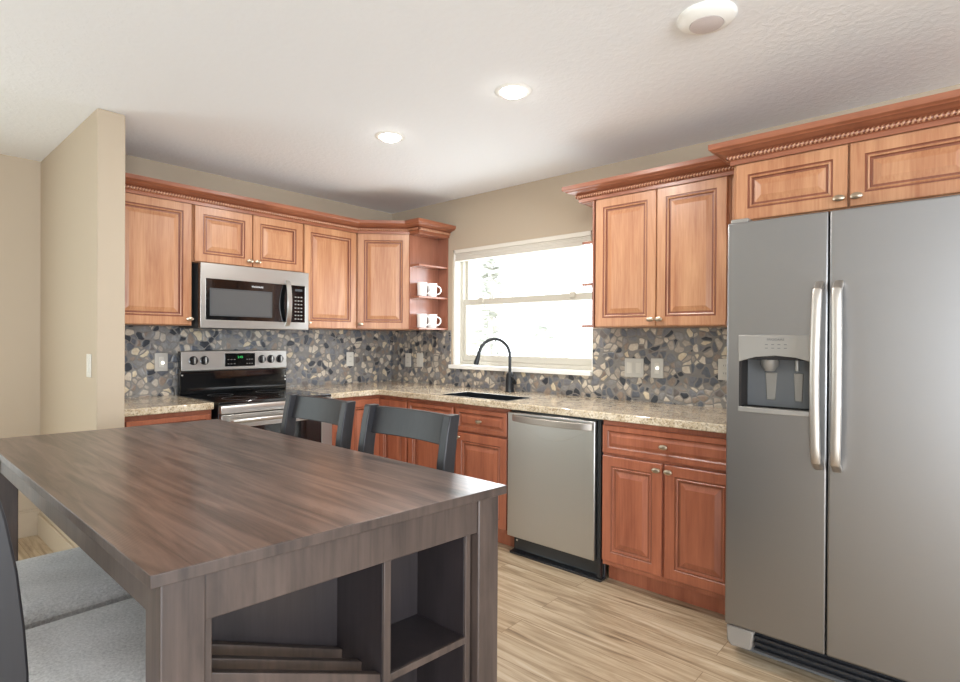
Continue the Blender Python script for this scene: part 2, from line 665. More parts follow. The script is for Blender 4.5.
def text_mesh(name, body, size, mat, parent, loc, rot):
    cu = bpy.data.curves.new(name, 'FONT')
    cu.body = body
    cu.size = size
    cu.align_x = 'CENTER'
    cu.align_y = 'CENTER'
    cu.extrude = .0004
    tmp = bpy.data.objects.new(name + '_tmp', cu)
    COL.objects.link(tmp)
    bpy.context.view_layer.update()
    dg = bpy.context.evaluated_depsgraph_get()
    me = bpy.data.meshes.new_from_object(tmp.evaluated_get(dg))
    bpy.data.objects.remove(tmp)
    me.materials.clear()
    me.materials.append(mat)
    o = bpy.data.objects.new(name, me)
    COL.objects.link(o)
    o.parent = parent
    o.location = loc
    o.rotation_euler = rot
    return o


# ------------------------------------------------------------------ the room
H = 2.4455
WX0, WX1, WZ0, WZ1 = .7815, 2.10, 1.085, 2.028      # kitchen window opening
PYN, PYS, PXE = -2.338, -2.4625, .704               # partition
HX = -.589                                          # hall wall
struct(MB().box(HX - .15, 7.5, -7.5, .15, -.1, 0).build('floor', FLOORM))
struct(MB().box(HX - .15, 7.5, -7.5, .15, H, H + .1).build('ceiling', CEIL))
struct(MB().box(-.15, 0, PYN, .15, 0, H).build('wall_left', WALLM))
struct(MB().grid([0, WX0, WX1, 7.5], [0, WZ0, WZ1, H], lambda i, j: not (i == 1 and j == 1), 'y', 0, .15).build('wall_right', WALLM))
struct(MB().box(HX, PXE, PYS, PYN, 0, H).build('wall_partition', WALLM, bevel=.006))
struct(MB().grid([-7.5, -6.25, -3.75, PYS + .05], [0, .45, 2.25, H], lambda i, j: not (i == 1 and j == 1), 'x', HX - .15, HX).build('wall_hall', WALLM))
struct(MB().grid([HX, 4.4, 7.1, 7.5], [0, 2.25, H], lambda i, j: not (i == 1 and j == 0), 'y', -7.65, -7.5).build('wall_back', WALLM))
struct(MB().grid([-7.5, -5.3, -2.5, .15], [0, .45, 2.25, H], lambda i, j: not (i == 1 and j == 1), 'x', 7.5, 7.65).build('wall_side', WALLM))
struct(MB().box(HX, HX + .016, -7.5, PYS, 0, .16).box(HX, HX + .011, -7.5, PYS, .14, .172).build('baseboard_hall', WALLM, bevel=.003))
struct(MB().box(HX + .016, PXE, PYS - .014, PYS, 0, .14).box(PXE, PXE + .014, PYS - .014, PYN, 0, .14).build('baseboard_partition', WALLM, bevel=.003))

# kitchen window: liner, frame, two sashes with panes, sill
win = struct(bpy.data.objects.new('window_1', None))
COL.objects.link(win)
win.location = (0, 0, 0)
lin = MB()
lin.box(WX0, WX0 + .02, .012, .15, WZ0, WZ1).box(WX1 - .02, WX1, .012, .15, WZ0, WZ1).box(WX0, WX1, .012, .15, WZ1 - .02, WZ1)
lin.build('window_liner', WHITE, win, bevel=.002)
a0, a1, b0, b1 = WX0 + .02, WX1 - .02, WZ0 + .004, WZ1 - .02
MB().grid([a0, a0 + .030, a1 - .014, a1], [b0, b0 + .03, b1 - .03, b1], lambda i, j: not (i == 1 and j == 1), 'y', .075, .14).build('window_frame', VINYL, win, bevel=.003)
s0, s1 = a0 + .030, a1 - .014
mid = 1.60


def sash(z0, z1, y0, y1, w, nm, rail):
    MB().grid([s0, s0 + w, s1 - w, s1], [z0, z0 + rail[0], z1 - rail[1], z1], lambda i, j: not (i == 1 and j == 1), 'y', y0, y1).build(nm, VINYL, win, bevel=.003)
    MB().box(s0 + w, s1 - w, (y0 + y1) / 2 - .002, (y0 + y1) / 2 + .002, z0 + rail[0], z1 - rail[1]).build('window_pane', GLASS, win)


sash(mid - .02, b1 - .03, .11, .135, .022, 'window_sash_upper', (.045, .03))
sash(b0 + .03, mid + .025, .082, .107, .026, 'window_sash_lower', (.05, .05))
MB().box(1.0, 1.05, .072, .084, mid - .005, mid + .035).build('window_latch', VINYL, win, bevel=.003)
MB().box(1.86, 1.91, .072, .084, mid - .005, mid + .035).build('window_latch', VINYL, win, bevel=.003)
MB().box(WX0 - .012, WX1 + .0, -.035, .1, WZ0 - .028, WZ0 + .004).build('window_sill', WHITE, win, bevel=.004)

# blind pulled up to the head of the window
bl = thing('window_blind', 'off-white window blind pulled all the way up above the kitchen sink', 'blind', (WX0 + .66, .03, WZ1 - .03))
wb = (WX1 - WX0) / 2 - .022
MB().box(-wb, wb, -.035, .025, -.002, .03).build('headrail', BLIND, bl, bevel=.003)
q = MB()
for k in range(5):
    q.box(-wb + .006, wb - .006, -.028 + .003 * (k % 2), .02, -.012 - .010 * k, -.003 - .010 * k)
q.build('slat_stack', BLIND, bl, bevel=.002)
MB().box(-wb + .004, wb - .004, -.028, .02, -.062, -.053).build('bottom_rail', BLIND, bl, bevel=.002)

# backsplash
BT = .010
q = MB()
q.grid([0.0 + BT, WX0 - .012, WX1, 3.22], [.914, WZ0 - .028, 1.371], lambda i, j: not (i == 1 and j == 1), 'y', -BT, 0)
tag(q.build('backsplash', PEB), 'pebble mosaic backsplash around and below the kitchen window', 'backsplash', 'pebble backsplash')
q = MB().box(0, BT, PYN, 0, .914, 1.371)
tag(q.build('backsplash', PEB), 'pebble mosaic backsplash behind the black and steel cooking range', 'backsplash', 'pebble backsplash')

# ------------------------------------------------------------------ cabinets
T = .022
DOOR = [(0, 0, 0), (0, T - .003, 0), (.003, T, 0), (.050, T, 0), (.053, T - .004, 1), (.058, T - .004, 1), (.061, T - .001, 0), (.066, T - .003, 0), (.069, T - .010, 1), (.077, T - .010, 1), (.080, T - .009, 0), (.104, T - .002, 0), (.106, T - .002, 0)]
DRAW = [(0, 0, 0), (0, T - .003, 0), (.003, T, 0), (.026, T, 0), (.029, T - .005, 1), (.034, T - .009, 1), (.040, T - .009, 0), (.054, T - .002, 0), (.058, T - .002, 0)]


def knob(parent, x, z, y):
    mt = Matrix.Translation((x, y, z)) @ Matrix.Diagonal((1.35, 1, .8, 1)) @ Matrix.Rotation(R(90), 4, 'X')
    MB().lathe([(.009, 0), (.006, .004), (.0055, .012), (.012, .016), (.0165, .021), (.0155, .026), (.008, .0295), (0, .030)], mt, 18).build('knob', CHROME, parent, smooth=40)


def door(parent, x0, x1, z0, z1, kn=None, y=0.0, name='door', steps=None, mat=None):
    d = MB().rings(x0, x1, z0, z1, steps or DOOR, y).build(name, [mat or CAB, GLAZE], parent)
    if kn:
        knob(d, kn[0], kn[1], y - T)
    return d


def carcass(parent, w, d, z0, z1, toe=0, name='body', mat=None):
    q = MB()
    if toe:
        q.box(0, w, .07, d, 0, toe)
        q.box(0, w, 0, d, toe, z1)
    else:
        q.box(0, w, 0, d, z0, z1)
    return q.build(name, mat or CAB, parent, bevel=.0015)


UB, UT, UD = 1.372, 2.145, .303


def upper(label, loc, rot, w, zb, fronts, depth=UD, zt=UT, group=None, dz1=None):
    """local x along the wall, front at y=0 facing -y, back at y=depth"""
    t = thing('wall_cabinet', label, 'cabinet', loc, rot, group)
    carcass(t, w, depth, zb, zt)
    for x0, x1, kx in fronts:
        door(t, x0, x1, zb + .004, (dz1 or zt) - .012, (kx, zb + .040))
    return t


RX = R(90)
# left run: local x -> world +y, front faces +x
upper('tall single-door maple wall cabinet next to the partition, left of the microwave', (.305, PYN, 0), RX, .478, UB, [(.02, .470, .452)])
upper('short two-door maple wall cabinet directly above the microwave', (.305, -1.858, 0), RX, .766, 1.775, [(.008, .380, .355), (.386, .758, .411)])
upper('single-door maple wall cabinet between the microwave and the diagonal corner cabinet', (.305, -1.090, 0), RX, .478, UB, [(.006, .462, .03)])
# diagonal corner
t = thing('corner_wall_cabinet', 'diagonal single-door maple wall cabinet in the corner of the room', 'cabinet', (0, 0, 0))
MB().prism([(.0, -.61), (.305, -.61), (.61, -.305), (.61, 0), (0, 0)], 'z', UB, UT).build('body', CAB, t, bevel=.0015)
dl = math.hypot(.305, .305)
dd = MB().rings(.012, dl - .012, UB + .004, UT - .012, DOOR).build('door', [CAB, GLAZE], t)
dd.location = (.305, -.61, 0)
dd.rotation_euler = (0, 0, R(45))
knob(dd, .04, UB + .04, -T)


def end_shelf(label, x0, x1, side):
    """open display shelf: side panel against the cabinet, back panel on the wall, three boards"""
    t = thing('display_shelf', label, 'shelf', ((x0 + x1) / 2, 0, UB))
    w = (x1 - x0) / 2
    z = UT - UB
    sgn = side
    xs = (-w, -w + .012) if sgn > 0 else (w - .012, w)
    MB().box(xs[0], xs[1], -.327, -.004, 0, z).build('side_panel', CABIN, t, bevel=.001)
    bx = (-w + .012, w) if sgn > 0 else (-w, w - .012)
    MB().box(bx[0], bx[1], -.014, -.004, 0, z).build('back_panel', CABIN, t, bevel=.001)
    for zz in (0, .252, .504, z - .018):
        MB().box(bx[0], bx[1], -.327, -.014, zz, zz + .016).build('shelf_board', CABIN, t, bevel=.003)
    return t


end_shelf('open end shelf holding the white mugs, left of the window', .612, .735, 1)
end_shelf('empty open end shelf on the window side of the right wall cabinet', 2.205, 2.288, -1)
upper('two-door maple wall cabinet between the window and the refrigerator', (2.29, -UD, 0), 0, .775, UB, [(.006, .384, .362), (.389, .760, .411)])
upper('deep two-door maple cabinet above the refrigerator', (3.160, -.580, 0), 0, 1.0, 1.835, [(.016, .444, .418), (.452, .88, .478)], depth=.57, zt=2.105, dz1=2.105)
MB().box(3.066, 3.159, -.30, -.28, UB, UT).build('filler_strip', CAB, bpy.data.objects['wall_cabinet.003']).matrix_parent_inverse = Matrix.Translation((-2.29, UD, 0))

# crown mouldings
CROWN = [(0, 0), (.006, 0), (.006, .018), (.012, .022), (.012, .040), (.018, .044), (.022, .045), (.028, .048), (.044, .054), (.056, .057), (.060, .057), (.066, .062), (.078, .067), (.080, .071), (.080, .092), (0, .092)]


def offset_path(path, d):
    out = []
    n = len(path)
    for i, p in enumerate(path):
        p = Vector(p)
        ds = []
        if i > 0:
            ds.append((p - Vector(path[i - 1])).normalized())
        if i < n - 1:
            ds.append((Vector(path[i + 1]) - p).normalized())
        ns = [Vector((q.y, -q.x)) for q in ds]           # right-hand side of travel
        if len(ns) == 2:
            m = (ns[0] + ns[1]).normalized()
            k = d / max(.3, m.dot(ns[0]))
            out.append(p + m * k)
        else:
            out.append(p + ns[0] * d)
    return out


def crown(label, path, z, rope=True, side=1):
    t = thing('crown_molding', label, 'crown molding', (path[0][0], path[0][1], z), 0, 'crown moldings on the wall cabinets')
    base = Vector((path[0][0], path[0][1]))
    q = MB()
    L = [[q.bm.verts.new(((p - base).x, (p - base).y, h)) for p in offset_path(path, o)] for o, h in CROWN]
    for A, B in zip(L, L[1:] + L[:1]):
        for k in range(len(path) - 1):
            i = L.index(A)
            q.bm.faces.new((A[k], A[k + 1], B[k + 1], B[k])).material_index = 1 if i in (3, 5, 6, 9) else 0
    for k in (0, len(path) - 1):
        q.bm.faces.new([l[k] for l in L])
    q.build('molding', [CROWNM, GLAZE], t)
    pts = offset_path(path, .0155)
    rp = MB()
    for A, B in zip(pts, pts[1:]):
        ln = (B - A).length
        m = max(2, int(ln / .0035))
        prev = None
        d = (B - A).normalized()
        nrm = Vector((d.y, -d.x))
        for i in range(m + 1):
            s_ = ln * i / m
            c = A + d * s_ - base
            ring = []
            for k in range(8):
                th = 2 * math.pi * k / 8
                rr = .0085 * (1 + .28 * math.cos(th - s_ * 2 * math.pi / .016))
                ring.append(rp.bm.verts.new((c.x + nrm.x * math.cos(th) * rr, c.y + nrm.y * math.cos(th) * rr, .031 + math.sin(th) * rr)))
            if prev:
                for k in range(8):
                    rp.bm.faces.new((prev[k], prev[(k + 1) % 8], ring[(k + 1) % 8], ring[k])).material_index = 1 if math.cos(2 * math.pi * (k + .5) / 8 - s_ * 2 * math.pi / .016) < -.15 else 0
            prev = ring
    rp.build('rope_trim', [ROPE, GLAZE], t, smooth=60)
    return t


FX = .330
crown('long maple crown molding over the cabinets between partition and window', [(FX, PYN), (FX, -.622), (.622, -.330), (.737, -.330), (.737, -.001)], 2.133)
crown('maple crown molding over the cabinet between window and refrigerator', [(2.190, -.001), (2.190, -.330), (3.158, -.330)], 2.133)
crown('maple crown molding over the cabinet above the refrigerator', [(3.160, -.418), (3.160, -.606), (4.165, -.606)], 2.094)

# ------------------------------------------------------------------ base cabinets
BZ = .873
TOE = .10


def base(label, loc, rot, w, drawers, doors, depth=.60, group=None, sink=False):
    t = thing('base_cabinet', label, 'cabinet', loc, rot, group)
    if sink:      # open above for the basin: carcass below, face frame and back rail above
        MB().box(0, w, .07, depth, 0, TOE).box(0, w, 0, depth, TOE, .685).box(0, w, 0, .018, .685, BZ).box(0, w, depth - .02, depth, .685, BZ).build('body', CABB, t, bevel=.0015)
    else:
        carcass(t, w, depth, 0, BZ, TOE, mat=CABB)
    for x0, x1, z0, z1, k in drawers:
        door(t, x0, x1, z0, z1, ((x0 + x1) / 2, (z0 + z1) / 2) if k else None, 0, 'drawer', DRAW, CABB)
    for x0, x1, kx in doors:
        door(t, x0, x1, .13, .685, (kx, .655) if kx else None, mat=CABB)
    return t


DZ0, DZ1 = .700, .846
base('maple base cabinet with drawer between the partition and the range', (.61, PYN + .022, 0), RX, .454, [(.004, .440, DZ0, DZ1, 1)], [(.004, .440, .413)])
base('narrow maple base cabinet squeezed between the range and the corner', (.61, -1.078, 0), RX, .160, [(.01, .150, DZ0, DZ1, 0)], [(.01, .150, .13)])
# L-shaped corner base
t = thing('corner_base_cabinet', 'maple corner base cabinet with folding doors under the counter corner', 'cabinet', (0, 0, 0))
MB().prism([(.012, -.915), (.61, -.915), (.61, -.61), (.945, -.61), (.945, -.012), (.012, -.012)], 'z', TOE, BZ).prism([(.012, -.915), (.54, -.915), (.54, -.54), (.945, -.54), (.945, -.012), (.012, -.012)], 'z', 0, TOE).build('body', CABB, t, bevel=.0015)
for rot, loc, x0, x1 in ((RX, (.61, -.915, 0), .006, .285), (0, (.61, -.61, 0), .022, .33)):
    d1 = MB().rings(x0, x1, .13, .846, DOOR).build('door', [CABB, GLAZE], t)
    d1.location = loc
    d1.rotation_euler = (0, 0, rot)
knob(d1, .30, .62, -T)
base('maple sink base cabinet with two false drawer fronts left of the dishwasher', (.947, -.61, 0), 0, .93, [(.012, .462, DZ0, DZ1, 1), (.492, .922, DZ0, DZ1, 1)], [(.012, .462, .435), (.492, .922, .52)], sink=True)
base('two-door maple base cabinet with one drawer between dishwasher and refrigerator', (2.516, -.61, 0), 0, .70, [(.006, .690, DZ0, DZ1, 1)], [(.006, .334, .312), (.348, .690, .372)])

# worktops
q = MB()
SKX0, SKX1, SKY0, SKY1 = 1.23, 1.83, -.575, -.30
q.grid([.002, .648, SKX0, SKX1, 3.215], [-1.080, -.648, SKY0, SKY1, -.002], lambda i, j: (i == 0) or (j >= 1 and not (i == 2 and j == 2)), 'z', .874, .914)
tag(q.build('countertop', GRAN, bevel=.005), 'long L-shaped tan granite countertop with the sink and faucet', 'countertop', 'granite countertops')
tag(MB().box(.002, .648, PYN + .002, -1.862, .874, .914).build('countertop', GRAN, bevel=.005), 'short tan granite countertop between the partition and the range', 'countertop', 'granite countertops')

# sink
q = MB()
z1, zb = .9135, .70
o_, i_ = .012, .0
A = [(SKX0 + .002, SKY0 + .002), (SKX1 - .002, SKY0 + .002), (SKX1 - .002, SKY1 - .002), (SKX0 + .002, SKY1 - .002)]
Bq = [(SKX0 + .008, SKY0 + .008), (SKX1 - .008, SKY0 + .008), (SKX1 - .008, SKY1 - .008), (SKX0 + .008, SKY1 - .008)]
L = [[q.bm.verts.new((x - 1.53, y + .43, z)) for x, y in P] for P, z in ((A, zb - .01), (A, z1), (Bq, z1), (Bq, zb))]
for U, V in zip(L, L[1:]):
    for k in range(4):
        q.bm.faces.new((U[k], U[(k + 1) % 4], V[(k + 1) % 4], V[k]))
q.bm.faces.new(L[0]); q.bm.faces.new(L[3])
sk = q.build('sink', BLKM)
sk.location = (1.53, -.43, 0)
tag(sk, 'black sink basin set in the granite countertop below the window', 'sink')
MB().lathe([(.0, .001), (.04, .001), (.042, .004), (.03, .004), (.0, .002)], Matrix.Translation((0, 0, zb)), 20).build('drain', SS, sk, smooth=40)

# faucet
FXC, FYC = 1.463, -.092
t = thing('faucet', 'black gooseneck pull-down kitchen faucet standing behind the sink', 'faucet', (FXC, FYC, .914))
MB().lathe([(.036, 0), (.036, .006), (.031, .012), (.029, .125), (.022, .140), (.015, .148)], None, 24).build('base', BLKM, t, smooth=40)
dv = Vector((-.134, -.21, 0)).normalized()
pts = []
for k in range(5):
    pts.append(Vector((0, 0, .13 + .11 * k / 4)))
Rr = .118
for k in range(1, 21):
    th = math.pi * k / 20 * .93
    pts.append(Vector((0, 0, .262)) + dv * (Rr * (1 - math.cos(th))) + Vector((0, 0, Rr * math.sin(th) * 1.05)))
MB().tube(pts, .0115, 14).build('spout', BLKM, t, smooth=50)
e0 = pts[-1]
ed = (pts[-1] - pts[-2]).normalized()
MB().tube([e0 - ed * .005, e0 + ed * .02, e0 + ed * .06, e0 + ed * .085, e0 + ed * .092], [.0125, .0135, .018, .019, .016], 16).build('spray_head', BLKM, t, smooth=50)
hd = MB()
sd = Vector((.9, .1, 0)).normalized()
hd.tube([sd * .024 + Vector((0, 0, .07)), sd * .050 + Vector((0, 0, .07))], .015, 14)
hd.tube([sd * .044 + Vector((0, 0, .07)), sd * .052 + Vector((.0, -.015, .085)), sd * .058 + Vector((.0, -.04, .105)), sd * .060 + Vector((0, -.07, .118))], [.008, .007, .006, .006], 10)
hd.build('handle', BLKM, t, smooth=50)

# ------------------------------------------------------------------ range
RY0, RW = -1.842, .758
t = thing('range', 'freestanding electric range in black and stainless steel below the microwave', 'range', (0, RY0, 0), RX)
# local: x along the wall, y = -(world x)
q = MB().box(0, RW, -.655, -.03, .02, .895)
for x in (.04, RW - .08):
    q.box(x, x + .04, -.62, -.58, 0, .02).box(x, x + .04, -.12, -.08, 0, .02)
q.build('body', BLK, t, bevel=.003)
MB().box(-.004, RW + .004, -.675, -.03, .895, .914).build('cooktop', BLKG, t, bevel=.004)
for (bx, by, br) in ((.20, -.50, .105), (.56, -.50, .085), (.20, -.22, .08), (.56, -.22, .105)):
    MB().lathe([(br - .006, .9142), (br - .006, .9147), (br, .9147), (br, .9142)], Matrix.Translation((bx, by, 0)), 36, cap=False).build('burner_ring', DGREY, t)
bgp = MB().prism([(-.075, .914), (-.03, .914), (-.03, 1.205), (-.066, 1.205), (-.075, 1.19)], 'x', 0, RW, 0)
bg_o = bgp.build('backguard', BLKG, t, bevel=.003)
MB().prism([(-.084, 1.075), (-.07, 1.062), (-.06, 1.208), (-.066, 1.209), (-.078, 1.205)], 'x', .002, RW - .002).build('control_panel', SS, t, bevel=.003)
cp = bpy.data.objects['control_panel']
MB().box(.288, .505, -.0875, -.070, 1.096, 1.188).build('display', BLKG, cp, bevel=.002)
text_mesh('clock_digits', '2:45', .022, GREEN, cp, (.395, -.0882, 1.160), (R(90), 0, 0))
for i in range(4):
    for j in range(2):
        for sx in (0, 1):
            xx = (.305 + .022 * (i % 3)) if sx == 0 else (.440 + .018 * (i % 3))
            if i < 3:
                MB().box(xx, xx + .012, -.0882, -.087, 1.112 + .03 * j, 1.116 + .03 * j).build('display_print', LGREY, cp)
for kx in (.080, .152, .560, .628, .700):
    mt = Matrix.Translation((kx, -.079, 1.142)) @ Matrix.Rotation(R(84), 4, 'X')
    kb = MB().lathe([(.030, 0), (.030, .004), (.024, .006), (.022, .020), (.019, .024), (0, .025)], mt, 24).build('knob', BLK, t, smooth=35)
    kg = MB()
    kg.box(kx - .0045, kx + .0045, -.112, -.098, 1.120, 1.164)
    kg.build('knob_grip', SSD, kb, bevel=.002)
for (sx, sz) in ((.012, 1.045), (RW - .012, 1.01), (RW - .012, .985)):
    MB().lathe([(.006, 0), (.006, .003), (0, .004)], Matrix.Translation((sx, -.075, sz)) @ Matrix.Rotation(R(90), 4, 'X'), 12).build('screw', SSD, t, smooth=40)
# front
MB().prism([(-.660, .895), (-.690, .893), (-.698, .880), (-.698, .845), (-.655, .845)], 'x', 0, RW).build('front_trim', SSD, t, bevel=.003)
od = MB().grid([.002, .085, RW - .085, RW - .002], [.20, .30, .755, .838], lambda i, j: not (i == 1 and j == 1), 'y', -.695, -.660).build('oven_door', SS, t, bevel=.003)
MB().box(.080, RW - .080, -.692, -.670, .295, .760).build('oven_window', BLKG, od, bevel=.002)
hp = [(.05, -.695, .80), (.06, -.74, .805), (.10, -.752, .805), (RW - .10, -.752, .805), (RW - .06, -.74, .805), (RW - .05, -.695, .80)]
MB().tube(hp, .012, 12, upv=(0, 0, 1)).build('oven_handle', SSD, od, smooth=50)
MB().box(.002, RW - .002, -.692, -.656, .035, .190).build('drawer', SS, t, bevel=.004)

# ------------------------------------------------------------------ microwave
t = thing('microwave', 'over-the-range stainless steel microwave with black glass door', 'microwave', (0, -1.835, 0), RX)
MW = .757
MZ0, MZ1 = 1.357, 1.771
MB().box(.004, MW - .004, -.355, -.012, MZ0 + .006, MZ1).build('body', DGREY, t, bevel=.003)
dr = MB().grid([0, .034, .612, .727, MW], [MZ0, 1.411, 1.672, MZ1], lambda i, j: not (j == 1 and i in (1, 2)), 'y', -.375, -.340).build('door', SS, t, bevel=.003)
MB().box(.032, .614, -.373, -.345, 1.409, 1.674).build('door_glass', BLKG, dr, bevel=.001)
MB().grid([.058, .065, .470, .477], [1.437, 1.443, 1.607, 1.613], lambda i, j: not (i == 1 and j == 1), 'y', -.3745, -.372).build('window_border', DGREY, dr)
MB().box(.066, .469, -.374, -.3725, 1.444, 1.606).build('window_screen', plain('grey_microwave_screen', (84, 84, 84), rough=.25), dr)
cpn = MB().box(.628, .729, -.3735, -.345, 1.409, 1.674).build('control_panel', BLKG, t, bevel=.001)
for i in range(3):
    for j in range(7):
        MB().box(.646 + .023 * i, .660 + .023 * i, -.3745, -.373, 1.430 + .026 * j, 1.438 + .026 * j).build('button', LGREY, cpn)
MB().box(.650, .706, -.3745, -.373, 1.632, 1.648).build('display', DGREY, cpn)
hp = []
for k in range(13):
    f = k / 12
    hp.append((.588 - .010 * math.sin(math.pi * f), -.374 - .052 * math.sin(math.pi * f) ** .6, 1.385 + .315 * f))
MB().tube(hp, 1, section=[(-.017, -.006), (.017, -.006), (.017, .006), (-.017, .006)], upv=(1, 0, 0)).build('handle', SSD, dr, bevel=.003)
text_mesh('maker_lettering', 'FRIGIDAIRE', .016, WTXT, dr, (.372, -.3742, 1.640), (R(90), 0, 0))
MB().box(.03, MW - .03, -.33, -.05, MZ0, MZ0 + .008).build('vent_filter', DGREY, t)

# ------------------------------------------------------------------ dishwasher
t = thing('dishwasher', 'stainless steel dishwasher with black kick plate under the granite countertop', 'dishwasher', (1.884, 0, 0))
MB().box(.002, .628, -.60, -.03, .10, .866).build('body', BLK, t, bevel=.002)
dr = MB().box(.004, .600, -.645, -.60, .112, .860).build('door', SS, t, bevel=.005)
MB().box(.606, .626, -.622, -.60, .02, .868).build('side_strip', BLK, t)
pts = []
for k in range(17):
    f = k / 16
    pts.append((.050 + .535 * f, -.648 - .046 * math.sin(math.pi * f) ** .5, .828))
MB().tube(pts, 1, section=[(-.018, -.007), (.018, -.009), (.020, 0), (.018, .009), (-.018, .007)], upv=(0, 0, 1)).build('handle', SSH, dr, bevel=.002)
q = MB()
N = 20
arc = [(.080 + .48 * k / N, .806 - .085 * math.sin(math.pi * k / N)) for k in range(N + 1)]
q.hexa([(x, -.6462, z) for x, z in arc], [(x, -.640, z) for x, z in arc])
q.build('grip_recess', SS, dr, bevel=.001)
kp = MB()
kp.prism([(-.625, .0), (-.625, .012), (-.580, .016), (-.577, .098), (-.56, .098), (-.56, 0)], 'x', .008, .628)
kpo = kp.build('kick_plate', BLK, t, bevel=.002)
for x in (.030, .606):
    MB().lathe([(.006, 0), (.006, .003), (0, .004)], Matrix.Translation((x, -.577, .070)) @ Matrix.Rotation(R(90), 4, 'X'), 12).build('screw', SSD, kpo, smooth=40)

# ------------------------------------------------------------------ refrigerator
FX0 = 3.237
t = thing('refrigerator', 'large side-by-side stainless steel refrigerator with door dispenser', 'refrigerator', (FX0, 0, 0))
FWD = .910
FYF = -.915
q = MB().box(.004, FWD - .004, -.835, -.04, .025, 1.745)
for x in (.06, FWD - .1):
    q.box(x, x + .04, -.78, -.74, 0, .025).box(x, x + .04, -.12, -.08, 0, .025)
q.build('body', FSIDE, t, bevel=.004)
DB, DT = .148, 1.770
dx0, dx1 = .003, .3555
hx0, hx1, hz0, hz1 = .058, .312, 1.032, 1.226
fd = MB().grid([dx0, hx0, hx1, dx1], [DB, hz0, hz1, DT], lambda i, j: not (i == 1 and j == 1), 'y', FYF, -.845).build('freezer_door', SSF, t, bevel=.007, seg=3)
rd = MB().box(.3590, FWD - .003, FYF, -.845, DB, DT).build('fresh_food_door', SSF, t, bevel=.007, seg=3)
# dispenser
dp = MB().prism([(.050, 1.318), (.050, 1.212), (.075, 1.220), (.115, 1.232), (.185, 1.238), (.255, 1.232), (.295, 1.220), (.320, 1.212), (.320, 1.318)], 'y', -.921, -.912).build('dispenser_panel', LGREY, fd, bevel=.002)
text_mesh('maker_lettering', 'FRIGIDAIRE', .012, DTXT, dp, (.185, -.9215, 1.300), (R(90), 0, 0))
for i in range(4):
    for j in range(2):
        MB().box(.148 + .022 * i, .158 + .022 * i, -.9216, -.9205, 1.266 + .014 * j, 1.2685 + .014 * j).build('panel_print', DTXT, dp)
rc = MB()
rc.box(hx0 - .006, hx0 + .004, -.917, -.80, hz0 - .006, hz1).box(hx1 - .004, hx1 + .006, -.917, -.80, hz0 - .006, hz1)
rc.box(hx0, hx1, -.805, -.80, hz0 - .006, hz1 + .01).box(hx0, hx1, -.917, -.80, hz1 - .004, hz1 + .012)
rc.box(hx0, hx1, -.90, -.80, hz0 - .004, hz0 + .002)
rc.build('dispenser_recess', plain('dark_recess_plastic', (44, 41, 40), rough=.6, spec=.12), fd, bevel=.001)
MB().lathe([(.034, 0), (.030, .03), (.02, .045), (.018, .05)], Matrix.Translation((.150, -.858, 1.226)) @ Matrix.Rotation(R(180), 4, 'X'), 20).build('ice_chute', LGREY, fd, smooth=40)
MB().prism([(.128, 1.17), (.172, 1.17), (.166, 1.06), (.134, 1.06)], 'y', -.838, -.830).build('dispenser_paddle', LGREY, fd, bevel=.003)
MB().prism([(.230, 1.17), (.264, 1.17), (.260, 1.06), (.234, 1.06)], 'y', -.838, -.830).build('dispenser_paddle', LGREY, fd, bevel=.003)
MB().tube([(.247, -.862, 1.226), (.247, -.862, 1.18)], .008, 12).build('water_nozzle', LGREY, fd, smooth=40)
tray = []
for k in range(11):
    f = k / 10
    tray.append((.050 + .270 * f, -.921 - .012 * math.sin(math.pi * f)))
q = MB()
q.hexa([(x, y, 1.014) for x, y in tray] + [(.320, -.86, 1.014), (.050, -.86, 1.014)], [(x, y, 1.034) for x, y in tray] + [(.320, -.86, 1.034), (.050, -.86, 1.034)])
q.build('drip_tray', LGREY, fd, bevel=.002)


def fridge_handle(parent, xc, curve):
    pts = []
    for k in range(25):
        f = k / 24
        out = .046 * min(1, f / .05, (1 - f) / .05) ** .6 + .010 * math.sin(math.pi * f)
        pts.append((xc + curve * math.sin(math.pi * f), FYF - .006 - out, .833 + .672 * f))
    MB().tube(pts, 1, section=[(-.0155, -.008), (-.009, -.012), (.009, -.012), (.0155, -.008), (.0155, .008), (-.0155, .008)], upv=(1, 0, 0)).build('handle', SSH, parent, bevel=.003)


fridge_handle(fd, .332, -.006)
fridge_handle(rd, .390, .004)
MB().box(.030, FWD - .03, -.80, -.75, .030, .135).build('toe_grille', BLK, t, bevel=.003)
q = MB()
for k in range(3):
    q.box(.108, FWD - .10, -.893, -.80, .066 + .024 * k, .076 + .024 * k)
q.box(.108, FWD - .10, -.875, -.80, .062, .134)
q.build('grille_slats', plain('dark_grille_plastic', (34, 35, 38), rough=.4), t, bevel=.002)
for x0, x1 in ((.006, .110), (FWD - .110, FWD - .006)):
    pr = [(x0, .140), (x0 + .004, .075), (x0 + .02, .058), (x1 - .01, .064), (x1, .140)] if x0 < .5 else [(x0, .140), (x0 + .01, .064), (x1 - .02, .058), (x1 - .004, .075), (x1, .140)]
    MB().prism(pr, 'y', -.905, -.78).build('leg_cover', FOOT, t, bevel=.006)
for x in (.012, FWD - .08):
    MB().box(x, x + .068, -.905, -.80, 1.746, 1.786).build('hinge_cover', LGREY, t, bevel=.006)

